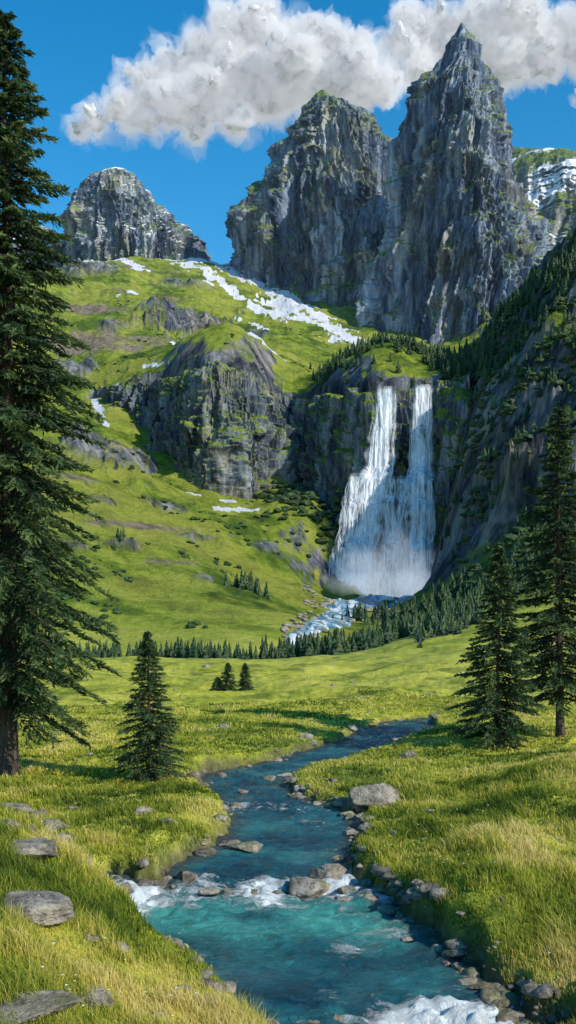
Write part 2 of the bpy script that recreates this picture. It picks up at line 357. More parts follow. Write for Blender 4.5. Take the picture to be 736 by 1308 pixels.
rockL=mat_rock('ridge_rock',26,1.2,.5,(.34,.5),.8,(.5,.65,.50,.8))
loft('rocky_peak',1500,[(30,588,591),(42,579,601),(58,566,610),(78,558,619),(96,540,630),(115,525,638),(150,515,648),(200,506,660),(240,496,672),(270,488,684),(300,480,698),(350,468,716),(400,456,730),(460,444,740),(520,430,750)],1.0,rockP,1,.22,1.1,skew=-.22)
loft('rocky_peak',1750,[(116,408,416),(128,396,432),(140,386,466),(160,372,484),(185,350,500),(215,342,508),(235,330,514),(255,304,524),(300,290,534),(345,284,544),(400,280,560),(480,276,580)],.8,rockP,2,.22,1.15,skew=.15)
loft('rocky_peak',1620,[(250,475,490),(300,440,520),(350,410,560),(400,380,590),(450,370,600),(500,370,610)],.55,rockP,5,.2,1.2,nth=500,nz=250)
loft('distant_peak',1950,[(215,142,156),(222,120,172),(236,104,188),(255,91,200),(275,88,222),(300,86,244),(312,86,258),(330,84,266),(400,80,280)],.6,rockL,3,.2,1.5,nth=560,nz=260)
rockR=mat_rock('far_ridge_rock',50,1.1,.15,(.05,.25),.95,(.05,.2,.52,.35))
loft('distant_ridge',2500,[(190,655,668),(204,640,710),(228,600,780),(262,560,850),(320,540,930),(420,500,990)],.9,rockR,4,.10,1.4,nth=560,nz=260)
loft('distant_ridge',2050,[(290,20,60),(310,-20,105),(330,-60,130),(400,-100,160)],.5,rockL,6,.2,1.4,nth=300,nz=160)
# ---------------------------------------------------------------- cliffs
def ribbon(name,PX,YC,TOP,mat,seed,amp,lean,nc=900,nt=220,calm=None,drop=12,back=30,botpy=None,rag=5):
    s=np.linspace(PX[0],PX[-1],nc);y0=np.interp(s,PX,YC)
    k=np.ones(41)/41;y0=np.convolve(np.pad(y0,20,'edge'),k,'valid')
    x0=U(s)*y0;top=Vv(np.interp(s,PX,TOP))*y0
    if botpy is None:
        zb=bil(lowC,x0/(y0-12),np.log(y0-12),cu,cly)*(y0-12)-drop
    else: zb=Vv(np.interp(s,PX,botpy))*y0-drop
    tx=np.gradient(x0);ty=np.gradient(y0);L=np.hypot(tx,ty);nx,ny=ty/L,-tx/L
    top=top+fbm(x0/25,y0/25,seed,5,.6)*rag
    tt=np.linspace(0,1,nt)[:,None]
    H=top-zb
    z=zb+H*tt
    off=lean*H*(1-tt)
    X=x0+nx*off;Y=y0+ny*off
    sc=34.
    w=fbm(X/40,z/60,seed,3)*.35
    arc=np.cumsum(L)[None]+0*z
    d=ridged(arc/sc+w,z/(sc*5),seed,4,.5)-.4
    d2=ridged(arc/9+w,z/60,seed+5,4,.6)-.4
    d3=fbm(arc/14,(z+arc*.3)/7+w,seed+9,4,.6)
    ca=1 if calm is None else calm(s)[None]
    D=amp*(d*1.3+d2*.6+d3*.18)*ca*(.35+.65*np.sin(np.pi*np.clip(tt*.9+.1,0,1)))
    X=X+nx*D;Y=Y+ny*D;z=z+d3*amp*.12*(tt<1)
    q=np.linspace(0,1,24)[1:,None]
    X2=X[-1]-nx*back*q;Y2=Y[-1]-ny*back*q;z2=z[-1]+fbm(X2/9,Y2/9,seed,4)*1.6*np.sqrt(q)+2*np.sin(q*2)-9*q**2
    X=np.r_[X,X2];Y=np.r_[Y,Y2];z=np.r_[z,z2]
    return mesh_obj(name,np.stack([X,Y,z],-1),[gridfaces(*X.shape)],mat,True)
rockC=mat_rock('cliff_rock',13,.78,.45,(.30,.46),1.0)
rockD=mat_rock('mossy_cliff_rock',13,.9,.4,(.15,.35),1.0)  # cliff rock variant with heavier moss, for the right wall
ribbon('waterfall_cliff',CL_PX,[y-4 for y in CL_Y],CL_T,rockC,11,18,.16,calm=lambda s:1-.35*sstep(455,475,s)*sstep(575,560,s))
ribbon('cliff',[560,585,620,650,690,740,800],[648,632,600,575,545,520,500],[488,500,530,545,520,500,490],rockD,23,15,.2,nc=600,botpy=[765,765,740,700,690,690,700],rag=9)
ribbon('rock_crag',[206,228,250,268,290,315,334,354],[765,740,712,698,694,702,722,755],[524,500,482,470,468,478,498,524],rockC,31,22,.24,nc=520,rag=8,back=45)
# ---------------------------------------------------------------- waterfall
m=M('falling_water');P=m.pos();a=m.noise(m.scl(P,(1,1,.045)),.75,8,.74)
b=m.noise(m.scl(P,(1,1,.3)),.13,6,.62,.6)
al=m.ramp(m.math('ADD',m.math('MULTIPLY',a,.62),m.math('MULTIPLY',b,.38)),[(.41,0.0),(.48,.5),(.56,1.0)])
al=m.math('MULTIPLY',al,m.attr('dens'))
tr=m.n('ShaderNodeBsdfTransparent');df=m.bsdf(m.ramp(a,[(.40,(.66,.80,.90)),(.52,(.94,.96,.98))]),.6,m.bump(a,.6,.7),.3)
tlw=m.n('ShaderNodeBsdfTranslucent');tlw.inputs[0].default_value=(.9,.95,1,1);mw=m.n('ShaderNodeMixShader');mw.inputs[0].default_value=.2
m.t.links.new(df,mw.inputs[1]);m.t.links.new(tlw.outputs[0],mw.inputs[2])
mx=m.n('ShaderNodeMixShader');m.put(mx.inputs[0],al);m.t.links.new(tr.outputs[0],mx.inputs[1]);m.t.links.new(mw.outputs[0],mx.inputs[2])
fall_sheet=m.end(mx.outputs[0])
m=M('white_water_strand');df=m.bsdf((.92,.95,.98),.6,None,.3);tr=m.n('ShaderNodeBsdfTransparent');mx=m.n('ShaderNodeMixShader');mx.inputs[0].default_value=.65
m.t.links.new(tr.outputs[0],mx.inputs[1]);m.t.links.new(df,mx.inputs[2]);fall_strand=m.end(mx.outputs[0])
root=bpy.data.objects.new('waterfall',None);bpy.context.scene.collection.objects.link(root)
# each stream follows its own course down the stepped rock: rows of (py, px centre, half width px)
def fy(py,px):
    q=py+perlin(px/13.,3.3,0)*14
    return np.interp(q,[485,495,545,552,598,612,640,648,690,700,735,770],[650,633,629,626,622,609,606,602,599,594,591,586])
COURSES=[([(493,495,14),(540,490,16),(600,484,22),(618,478,27),(660,472,20),(700,464,20),(768,450,28)],1.0,110),
([(491,540,13),(540,539,14),(600,538,17),(618,535,21),(680,537,18),(768,534,22)],1.0,110),
([(604,466,18),(625,455,14),(660,446,13),(700,440,15),(768,428,24)],.95,60),
([(608,500,14),(640,497,10),(690,498,12),(768,494,24)],.9,45),
([(608,518,12),(650,514,8),(700,512,10),(768,510,20)],.85,40),
([(600,547,8),(680,549,7),(768,547,12)],.8,25)]
V=[];Fq=[];nv=0
for ci,(C_,dn_,ns_) in enumerate(COURSES):
    C_=np.array(C_,float)
    a=np.linspace(-1,1,70)[None];q=np.linspace(C_[0,0],C_[-1,0],220)[:,None]
    cx_=np.interp(q,C_[:,0],C_[:,1])+perlin(q/30,ci*5.5,0)*3;hw_=np.interp(q,C_[:,0],C_[:,2])*(1+.3*fbm(q/14,ci*3.1,0,3))
    for li in range(2 if ci<2 else 1):
        px=cx_+hw_*a*(1-.25*li);y=fy(q,px)+perlin(px/5,q/60,ci+li*4)*2-1.5*li;x=U(px)*y;z=Vv(q)*y
        e=np.clip((1-np.abs(a))*2.2,0,1)*dn_*np.clip((q-C_[0,0])/6,0.3,1)+0*x
        mesh_obj('veil',np.stack([x,y,z],-1),[gridfaces(*x.shape)],fall_sheet,True,{'dens':e},parent=root)
    for i in range(ns_):
        aa=rng.uniform(-.95,.95)
        p0,p1=C_[0,0],C_[-1,0];Lh=p1-p0
        q0=p0+rng.random()*Lh*.85;q1=min(p1,q0+Lh*(.08+.25*rng.random()))
        q=np.linspace(q0,q1,22);px=np.interp(q,C_[:,0],C_[:,1])+perlin(q/30,ci*5.5,0)*3+np.interp(q,C_[:,0],C_[:,2])*aa+perlin(q/12,i*3.3,ci)*1.4
        y=fy(q,px)-2.5-rng.random()*1.5;x=U(px)*y;z=Vv(q)*y
        w=(.04+.18*rng.random()**2)*np.sin(np.pi*np.linspace(.02,.99,22))*(1+.8*perlin(q/4,i*1.7,5))
        V.append(np.stack([np.r_[x-w,x+w],np.r_[y,y],np.r_[z,z]],-1));k=np.arange(21)+nv;Fq.append(np.stack([k,k+1,k+23,k+22],1));nv+=44
mesh_obj('falling_strands',np.concatenate(V),[np.concatenate(Fq)],fall_strand,True,parent=root)
# spray at the foot of the fall
m=M('spray_mist');vs=m.n('ShaderNodeVolumeScatter');vs.inputs['Color'].default_value=(.95,.97,1,1);vs.inputs['Density'].default_value=.018
em=m.n('ShaderNodeEmission');em.inputs[0].default_value=(.8,.9,1,1);em.inputs[1].default_value=.011  # added glow in the mist lightens the foot of the fall
ad=m.n('ShaderNodeAddShader');m.t.links.new(vs.outputs[0],ad.inputs[0]);m.t.links.new(em.outputs[0],ad.inputs[1]);m.t.links.new(ad.outputs[0],m.out.inputs['Volume']);mistm=m.m
import bmesh
def ico(sub):
    bm=bmesh.new();bmesh.ops.create_icosphere(bm,subdivisions=sub,radius=1);v=np.array([q.co[:] for q in bm.verts]);f=np.array([[q.index for q in fa.verts] for fa in bm.faces]);bm.free();return v,f
I5=ico(5);I3=ico(3)
for px,py,yy,rx,rz in [(495,757,583,36,13),(440,757,580,20,10),(530,752,585,14,16),(465,742,588,16,18),(500,735,588,26,24)]:
    v=I5[0];d=1+.45*fbm(v[:,0]*1.8+px,v[:,1]*1.8,v[:,2]*1.8,4)
    mesh_obj('spray',v*d[:,None]*np.array([rx,8,rz])+np.array([U(px)*yy,yy,Vv(py)*yy]),[I5[1]],mistm,True,parent=root)
# plunge pool + mountain river draped on the valley floor
m=M('white_water');P=m.pos();c=m.ramp(m.noise(m.scl(P,(1,.35,1)),.22,8,.72,.5),[(.42,(.03,.13,.19)),(.50,(.16,.32,.42)),(.57,(.80,.86,.9))])
ww=m.end(m.bsdf(c,.3,m.bump(m.noise(P,.6,5,.7),.8,1.5),.4))
cp=[(490,745),(488,762),(462,774),(432,785),(412,796),(394,806),(378,816),(366,824)];hwp=[62,70,56,33,23,18,12,7]
C=locate([p[0] for p in cp],[p[1] for p in cp])
tq=np.linspace(0,len(cp)-1,160);cx=np.interp(tq,range(len(cp)),C[:,0]);cyy=np.interp(tq,range(len(cp)),C[:,1])
hw=np.interp(tq,range(len(cp)),hwp)*cyy/F
a=np.linspace(-1,1,60)[None];X=cx[:,None]+(hw[:,None]*(1+.45*fbm(cyy/18,3,0,4)[:,None]))*a;Y=cyy[:,None]+0*X+perlin(X/20,0,2)*5
Zr=ground_z(X,Y);Zm=Zr[:,25:35].mean(1)[:,None];Zr=np.where(Zr<Zm,Zr+.5,Zm*.7+Zr*.3+.3)
Zr=Zr+.6*(1-np.abs(a)**4*2)
mesh_obj('mountain_river',np.stack([X,Y,Zr],-1),[gridfaces(*X.shape)],ww)
RIVC=np.stack([cx,cyy,hw],1)
# ---------------------------------------------------------------- conifers
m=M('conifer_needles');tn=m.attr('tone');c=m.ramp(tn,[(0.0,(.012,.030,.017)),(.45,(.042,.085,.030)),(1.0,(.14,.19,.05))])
tl=m.n('ShaderNodeBsdfTranslucent');m.put(tl.inputs[0],c);mx=m.n('ShaderNodeMixShader');mx.inputs[0].default_value=.3
m.t.links.new(m.bsdf(c,.6,None,.3),mx.inputs[1]);m.t.links.new(tl.outputs[0],mx.inputs[2]);needles=m.end(mx.outputs[0])
m=M('conifer_bark');bk=m.noise(m.scl(m.pos(),(1,1,.2)),9,6,.7);bark=m.end(m.bsdf(m.ramp(bk,[(.35,(.025,.02,.016)),(.65,(.11,.085,.065))]),.95,m.bump(bk,1,.04)))
def tube(p,r,ns=8):
    p=np.asarray(p,float);n=len(p);th=np.linspace(0,2*np.pi,ns,endpoint=False)
    d=np.gradient(p,axis=0);d/=np.linalg.norm(d,axis=1)[:,None]+1e-9
    up=np.where(np.abs(d[:,2:3])>.9,np.array([[1.,0,0]]),np.array([[0,0,1.]]))
    a=np.cross(d,up);a/=np.linalg.norm(a,axis=1)[:,None];b=np.cross(d,a)
    v=p[:,None]+(a[:,None]*np.cos(th)[None,:,None]+b[:,None]*np.sin(th)[None,:,None])*np.asarray(r)[:,None,None]
    return v.reshape(-1,3),gridfaces(n,ns,True)
def conifer(x,y,H,R,base,nb,seed,droop=.35,ntw=13,nq=6,leaf=.17,sink=.15,prof=.75,var=.5):
    g=np.random.default_rng(seed);z0=float(ground_z(np.array([x]),np.array([y]))[0])-sink
    vb=[];fb=[];nbv=0
    def addb(p,r,ns):
        nonlocal nbv
        v,f=tube(p,r,ns);vb.append(v);fb.append(f+nbv);nbv+=len(v)
    hs=np.linspace(0,1,24);lean=np.stack([np.sin(hs*2.1+seed)*H*.006,np.cos(hs*1.7)*H*.004,hs*H],1)
    r=H*.0125*(1-hs)**.8+.01;r[0]*=1.35;r[1]*=1.08;addb(lean,r,12)
    cs=[];al=[];bd=[];tn=[]
    for i in range(nb):
        t=base+(1-base)*(i+g.random())/nb
        if t>.995: continue
        h=t*H;tt=(t-base)/(1-base)
        pf=(1-tt)**prof*min(1,.62+tt*3.2)
        L=R*pf*(1.12-var+var*g.random()**.7)+.005*H
        az=i*2.39996+g.normal()*.4;dr=np.array([math.cos(az),math.sin(az),0]);
        s=np.linspace(0,1,9);upk=.25*tt-.05+g.normal()*.08;dk=droop*(1-.75*tt)*(.7+.6*g.random())
        o=np.array([np.interp(t,hs,lean[:,0]),np.interp(t,hs,lean[:,1]),h])
        pts=o+dr*L*s[:,None]+np.array([0,0,1.])*((upk*s-dk*1.5*s**2+.45*dk*s**4)*L)[:,None]
        addb(pts,np.linspace(L*.014+.008,.004,9),4)
        n=max(5,int(ntw*(.35+.65*L/R)));bt=g.normal()*.12
        side=np.array([-dr[1],dr[0],0])
        for sg in (-1,1):
            ss=.15+.85*(np.arange(n)+g.random(n))/n
            bp=np.stack([np.interp(ss,s,pts[:,k]) for k in range(3)],1)
            tl_=(.34*L*(1-ss*.72)*np.clip(ss*3,.4,1)+.05)*(.5+.7*g.random(n))
            td=dr*(.6+.5*ss)[:,None]+side*sg*(1-.45*ss)[:,None]+np.array([0,0,1.])*(-.15-.5*g.random(n)*droop*2)[:,None];td/=np.linalg.norm(td,axis=1)[:,None]
            q=(np.arange(nq)+.5)/nq
            cc=bp[:,None]+td[:,None]*(tl_[:,None]*q[None])[:,:,None]
            cc[:,:,2]-=(tl_[:,None]*q[None]**2)*.25
            cc+=g.normal(size=cc.shape)*.014
            ax=td[:,None]+g.normal(size=cc.shape)*.38;ax/=np.linalg.norm(ax,axis=2)[:,:,None]
            ll=leaf*(.5+.7*g.random(cc.shape[:2]))*(.7+.3*min(1,L/1.5))
            bb=np.cross(ax,g.normal(size=cc.shape));bb/=np.linalg.norm(bb,axis=2)[:,:,None]+1e-9
            cs.append(cc.reshape(-1,3));al.append((ax*ll[:,:,None]).reshape(-1,3));bd.append((bb*(ll*.21)[:,:,None]).reshape(-1,3))
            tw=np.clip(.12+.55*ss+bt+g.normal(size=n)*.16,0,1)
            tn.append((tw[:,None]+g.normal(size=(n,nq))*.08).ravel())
    c=np.concatenate(cs);a=np.concatenate(al);b=np.concatenate(bd);tn=np.concatenate(tn)
    lv=np.stack([c-a,c+b,c+a,c-b],1).reshape(-1,3);lf=np.arange(len(lv)).reshape(-1,4)
    vb=np.concatenate(vb);fb=np.concatenate(fb);vv=np.concatenate([vb,lv])+np.array([x,y,z0])
    ff=np.concatenate([fb,lf+len(vb)])
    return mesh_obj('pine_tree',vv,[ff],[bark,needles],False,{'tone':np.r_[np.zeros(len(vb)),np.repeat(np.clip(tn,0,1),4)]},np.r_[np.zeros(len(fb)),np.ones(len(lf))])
def at(px,y): return float(U(px))*y,y
conifer(*at(4,27),21.1,2.9,.10,520,1,droop=.46,ntw=17,nq=7,leaf=.15,prof=.55,var=.6)
conifer(*at(190,26),4.15,1.08,.05,190,2,droop=.2,ntw=12,nq=6,leaf=.085,prof=.85)
conifer(*at(716,34),11.6,2.3,.13,240,3,droop=.22,ntw=13,nq=6,leaf=.16,prof=.75,var=.6)
conifer(*at(638,32),6.8,1.6,.07,220,4,droop=.24,ntw=13,nq=6,leaf=.125,prof=.8)
for px,yy,h,rr,sd_ in [(291,60,1.9,.75,5),(313,61,1.8,.6,6),(278,60,1.1,.6,7)]: conifer(*at(px,yy),h,rr,.03,110,sd_,ntw=8,nq=4,leaf=.12)
# distant forest : one object
def lowtree(g):
    V=[];Fc=[];n=0;ns=9
    for k in range(6):
        z0=.06+.148*k;z1=z0+.30-.015*k;r=.235*(1-k/6.6)
        th=np.linspace(0,2*np.pi,ns,endpoint=False)+g.random()*6;rr=r*np.where(np.arange(ns)%2,1.2,.68)*(.85+.3*g.random(ns))
        V+= [[rr[i]*math.cos(th[i]),rr[i]*math.sin(th[i]),z0-.035*(i%2)] for i in range(ns)]+[[0,0,z1]]
        Fc+=[[n+i,n+(i+1)%ns,n+ns] for i in range(ns)];n+=ns+1
    return np.array(V),np.array(Fc)
def bush(g):
    v,f=ico(2);d=.75+.5*g.random(len(v));return v*d[:,None]*np.array([.6,.6,.42])+np.array([0,0,.3]),f
protos=[lowtree(np.random.default_rng(i)) for i in range(8)];bushes=[bush(np.random.default_rng(i)) for i in range(5)]
def seat(P): P=P.copy();P[:,2]=ground_z(P[:,0],P[:,1]);return P
def planrow(pts,n,jx,jy): # (px,distance)
    pts=np.array(pts,float);t=rng.random(n)*(len(pts)-1);y=np.interp(t,range(len(pts)),pts[:,1])+rng.normal(size=n)*jy
    x=np.interp(t,range(len(pts)),U(pts[:,0])*pts[:,1])+rng.normal(size=n)*jx;return seat(np.stack([x,y,0*x],1))
class Mass:
    def __init__(s): s.V=[];s.F=[];s.T=[];s.n=0
    def plant(s,P,h0,h1,pr=protos,wd=1.0,t0=.15):
        for p in P:
            v,f=pr[rng.integers(len(pr))];h=h0+(h1-h0)*rng.random()**1.3;a=rng.random()*6.28;ca,sa=math.cos(a),math.sin(a)
            k=h*wd*(.8+.45*rng.random());q=np.stack([(v[:,0]*ca-v[:,1]*sa)*k+p[0],(v[:,0]*sa+v[:,1]*ca)*k+p[1],v[:,2]*h+p[2]-h*.04],1)
            s.V.append(q);s.F.append(f+s.n);s.T.append(np.full(len(v),t0+.45*rng.random())+v[:,2]*.15);s.n+=len(v)
    def make(s,name): mesh_obj(name,np.concatenate(s.V),[np.concatenate(s.F)],needles,False,{'tone':np.concatenate(s.T)})
fo=Mass();pl=fo.plant
pl(planrow([(-150,185),(120,190),(240,190),(365,195)],230,3,6),2.0,4.2)
pl(planrow([(240,190),(300,192)],40,2,6),2.0,4.5)
pl(planrow([(370,205),(420,205),(470,215),(520,225),(580,245),(640,285),(700,300)],330,4,9),3.0,6.2)
pl(planrow([(450,200),(560,235),(640,260),(760,270)],100,4,12),3.0,6)
pl(planrow([(540,150),(556,152),(580,170),(604,175)],26,2,4),2,4)
pl(planrow([(303,430),(316,436),(330,420)],16,3,5),6,10)
pl(planrow([(150,430),(160,440)],4,2,5),5,7)
pl(planrow([(412,800),(450,790),(500,780),(560,740)],420,6,40),7,13)
pl(planrow([(560,700),(600,690),(650,680),(700,660),(760,645)],700,6,22),7,15)
pl(planrow([(600,640),(660,620),(780,590)],240,12,20),6,11)
pl(planrow([(640,560),(700,540),(790,510)],90,14,30),5,9)
pl(planrow([(590,560),(640,480),(740,420)],80,12,26),4,8)
pl(planrow([(470,450),(560,420),(640,400),(740,360)],160,10,18),5,10)
fo.make('distant_forest')
# low shrubs on the hillsides
sh=Mass();n=9000;u=rng.uniform(-.35,.12,n);y=rng.uniform(300,1250,n);x=u*y
k=fbm(x/60,y/60,4,4)>.32;P_=seat(np.stack([x[k],y[k],0*x[k]],1));sh.plant(P_[:650],.8,2.4,bushes,1.3,.25)
sh.plant(planrow([(372,700),(392,670),(412,640)],140,12,22),2,6,bushes,1.2,.15)
sh.plant(planrow([(330,690),(360,640),(380,600)],60,9,14),1.5,4,bushes,1.2,.2)
n=3000;u=rng.uniform(.17,.36,n);y=rng.uniform(400,700,n);x=u*y;k=fbm(x/30,y/30,9,4)>.1;sh.plant(seat(np.stack([x[k],y[k],0*x[k]],1))[:900],1.5,4,bushes,1.3,.25)
sh.make('hillside_shrubs')
# ---------------------------------------------------------------- rocks
m=M('boulder_rock');P=m.pos();n1=m.noise(P,2.2,8,.7,.3);n2=m.noise(P,14,5,.7)
c=m.ramp(m.math('ADD',m.math('MULTIPLY',n1,.7),m.math('MULTIPLY',n2,.3)),[(.37,(.06,.052,.042)),(.48,(.25,.215,.17)),(.60,(.50,.44,.35))])
c=m.mix(m.math('MULTIPLY',m.ramp(m.noise(P,1.3,5,.6),[(.50,0.0),(.62,1.0)]),m.ramp(m.nz(),[(.3,0.0),(.8,.7)])),c,(.15,.15,.05))
boul=m.end(m.bsdf(c,.9,m.bump(m.math('ADD',n1,m.math('MULTIPLY',n2,.35)),1,.16),.2))
def rockv(I,g,sx,sy,sz,amp=.07):
    v=I[0];d=np.full(len(v),1.15)
    for k in range(13):
        n=g.normal(size=3);n/=np.linalg.norm(n);h=.58+.36*g.random();q=v@n;d=np.minimum(d,np.where(q>.05,h/np.maximum(q,.05),9))
    o=g.random()*50;d=d*(1+amp*fbm(v[:,0]*2+o,v[:,1]*2,v[:,2]*2,5,.6)+amp*1.2*(ridged(v[:,0]*2.5+o,v[:,1]*2.5,v[:,2]*5,4,.6)-.5))
    p=v*d[:,None]*np.array([sx,sy,sz]);a=g.random()*6.28 if sx==sy else g.normal()*.25;ca,sa=math.cos(a),math.sin(a)
    return np.stack([p[:,0]*ca-p[:,1]*sa,p[:,0]*sa+p[:,1]*ca,p[:,2]],1)
def rock_at(px,py,wpx,asp=.5,seed=0,water=False,sinkk=.25):
    if water: x,y=onwater(px,py);z=float(wl(y))
    else: x,y,z=locate(px,py)[0];z=float(ground_z(np.array([x]),np.array([y]))[0])
    s=wpx*.5*y/F;g=np.random.default_rng(seed+100)
    v=rockv(I5,g,s*1.08,s*.8,s*asp*1.15)+np.array([x,y,z+s*asp*(.55-sinkk)])
    mesh_obj('boulder',v,[I5[1]],boul,True)
sd0=0
for px,py,w_,a_,wt in [(472,1026,62,.62,0),(500,1024,30,.5,0),(455,1035,30,.5,0),(395,1140,60,.48,1),(421,1118,48,.45,1),(444,1140,30,.5,1),(438,1152,26,.4,1),
    (318,1085,46,.35,1),(268,1140,26,.4,1),(292,1141,22,.35,1),(322,1142,30,.3,1),(355,1143,22,.3,1),(372,1146,16,.3,1),(22,1094,100,.26,0),(36,1164,130,.18,0),(28,1294,120,.24,0),(122,1280,56,.36,0),(150,1216,40,.25,0),(110,1200,34,.2,0),
    (318,1284,64,.3,0),(262,1284,42,.32,0),(232,1268,24,.4,0),(345,1302,44,.4,0),(182,1042,26,.5,0),(216,1052,26,.35,0),(66,1062,40,.55,0),(46,1050,32,.6,0),(22,1040,38,.6,0),(80,1080,30,.5,0),(60,1085,26,.5,0),(92,1092,28,.4,0),(108,1105,26,.45,0),(122,1122,40,.4,1),(10,1058,30,.5,0),(35,1066,26,.5,0),
    (240,1124,30,.5,1),(262,1092,26,.5,1),(290,1080,30,.4,1),(520,968,20,.5,0),(590,1180,14,.5,0),(280,992,16,.5,1),(391,943,18,.6,0),(150,1126,24,.5,1),(465,1048,24,.5,1),(448,1066,20,.5,1),(456,1088,22,.5,1),(462,1104,26,.5,1),(470,1130,22,.5,1),(612,1262,22,.45,1),(636,1283,24,.5,1),(585,1236,20,.4,1),(550,1038,14,.5,0),(640,1150,10,.5,0),(200,1302,26,.3,0),(430,1302,22,.3,1),(404,1306,18,.3,1),(300,1030,16,.4,1),(310,1012,14,.4,1),(345,995,14,.4,1),(455,1010,14,.4,0),(425,1000,14,.4,0),(520,1200,16,.3,1),(545,1214,12,.3,1),(500,1165,18,.4,1)]:
    sd0+=1;rock_at(px,py,w_,a_,sd0,bool(wt))
RV=[];RF=[];rn=0
def smallrocks(n,ysel,dsel,smin,smax,dens=None):
    global rn
    k=0
    while k<n:
        u=rng.uniform(-.33,.33,4000);y=np.exp(rng.uniform(math.log(ysel[0]),math.log(ysel[1]),4000));x=u*y;d=sd_poly(x,y,RP)
        ok=(d>dsel[0])&(d<dsel[1])
        if ysel[1]<60: ok&=(perlin(x*.8,y*.8,3)>-.05)
        for xx,yy,dd in zip(x[ok],y[ok],d[ok]):
            if k>=n: break
            k+=1;s=(smin+(smax-smin)*rng.random()**3)*(1+yy/60)
            z=float(ground_z(np.array([xx]),np.array([yy]))[0]) if dd>0 else max(float(ground_z(np.array([xx]),np.array([yy]))[0]),float(wl(yy))-s*.2)
            v=rockv(I3,rng,s,s*.9,s*.55)+np.array([xx,yy,z+s*.1]);RV.append(v);RF.append(I3[1]+rn);rn+=len(v)
smallrocks(640,(11.5,44),(-.28,.30),.035,.18)
smallrocks(35,(11,60),(.4,9),.05,.15)
smallrocks(25,(50,150),(2,900),.08,.22)
mesh_obj('riverbank_stones',np.concatenate(RV),[np.concatenate(RF)],boul,True)
# stones in and beside the mountain river
RV=[];RF=[];rn=0
for i in range(150):
    k=rng.integers(30,160);cx0,cy0,h0=RIVC[k];side=rng.choice([-1,1]);xx=cx0+h0*side*rng.uniform(.45,1.35);yy=cy0+rng.normal()*4
    s=rng.uniform(.5,2.0)*(yy/500);z=float(ground_z(np.array([xx]),np.array([yy]))[0])+.6
    v=rockv(I3,rng,s*1.3,s,s*.6)+np.array([xx,yy,z]);RV.append(v);RF.append(I3[1]+rn);rn+=len(v)
mesh_obj('mountain_river_stones',np.concatenate(RV),[np.concatenate(RF)],boul,True)
# ---------------------------------------------------------------- grass
m=M('grass_blades');tn=m.attr('tone')
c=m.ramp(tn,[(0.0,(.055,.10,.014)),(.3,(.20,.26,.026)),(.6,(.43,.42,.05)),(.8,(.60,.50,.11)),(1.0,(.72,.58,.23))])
tl=m.n('ShaderNodeBsdfTranslucent');m.put(tl.inputs[0],c);mx=m.n('ShaderNodeMixShader');mx.inputs[0].default_value=.4
m.t.links.new(m.bsdf(c,.7,None,.15),mx.inputs[1]);m.t.links.new(tl.outputs[0],mx.inputs[2]);gm=m.end(mx.outputs[0])
def grass(n,y0,y1,h0,h1,wk):
    u=rng.uniform(-.36,.36,n);y=np.exp(rng.uniform(math.log(y0),math.log(y1),n));x=u*y
    d=sd_poly(x,y,RP);z=ground_z(x,y)
    cl=fbm(x*.9,y*.9,7,4,.6);ok=(d>.12+.1*perlin(x*2,y*2,0))&(z>wl(y)+.03);x,y,z,cl,d=[q[ok] for q in (x,y,z,cl,d)];n=len(x)
    h=(h0+(h1-h0)*rng.random(n)**1.5)*np.clip(1+1.2*cl,.35,2)*(.7+.5*sstep(30,12,y))*(.55+.45*sstep(.1,1.2,d));a=rng.uniform(0,6.28,n);w_=wk*y*(.6+.8*rng.random(n));be=h*(.25+.5*rng.random(n));az=rng.normal(size=n)*1.3+2.6
    dx,dy=np.cos(a)*w_,np.sin(a)*w_;bx,by=np.cos(az)*be,np.sin(az)*be
    p0=np.stack([x-dx,y-dy,z-.02],1);p1=np.stack([x+dx,y+dy,z-.02],1)
    p2=np.stack([x+dx*.7+bx*.3,y+dy*.7+by*.3,z+h*.6],1);p3=np.stack([x-dx*.7+bx*.3,y-dy*.7+by*.3,z+h*.6],1);p4=np.stack([x+bx,y+by,z+h*.93],1)
    v=np.stack([p0,p1,p2,p3,p4],1).reshape(-1,3);b=np.arange(n)[:,None]*5
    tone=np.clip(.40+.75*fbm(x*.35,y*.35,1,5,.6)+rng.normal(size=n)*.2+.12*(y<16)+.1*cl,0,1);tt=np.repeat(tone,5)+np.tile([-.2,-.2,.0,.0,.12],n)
    return v,b+np.array([0,1,2,3]),b+np.array([3,2,4]),tt
A=grass(280000,8.2,26,.05,.20,.00042);B=grass(170000,24,100,.05,.16,.0006)
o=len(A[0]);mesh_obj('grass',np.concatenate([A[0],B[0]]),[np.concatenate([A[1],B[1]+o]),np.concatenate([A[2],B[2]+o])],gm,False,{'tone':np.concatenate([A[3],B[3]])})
# small meadow flowers
m=M('flower_petals');flm=m.end(m.bsdf((.8,.8,.72),.6))
n=420;u=rng.uniform(-.32,.33,n);y=np.exp(rng.uniform(math.log(9),math.log(24),n));x=u*y;ok=(sd_poly(x,y,RP)>.4)&(perlin(x*.5,y*.5,9)>.0);x,y=x[ok],y[ok];z=ground_z(x,y)+rng.uniform(.12,.24,len(x))
o8=np.array([[math.cos(k*math.pi/3),math.sin(k*math.pi/3),.25] for k in range(6)]+[[0,0,0]]);fv=(np.stack([x,y,z],1)[:,None]+o8[None]*(.012+.008*rng.random(len(x)))[:,None,None]).reshape(-1,3)
ft=(np.arange(len(x))[:,None,None]*7+np.array([[k,(k+1)%6,6] for k in range(6)])[None]).reshape(-1,3);mesh_obj('meadow_flowers',fv,[ft],flm,False)
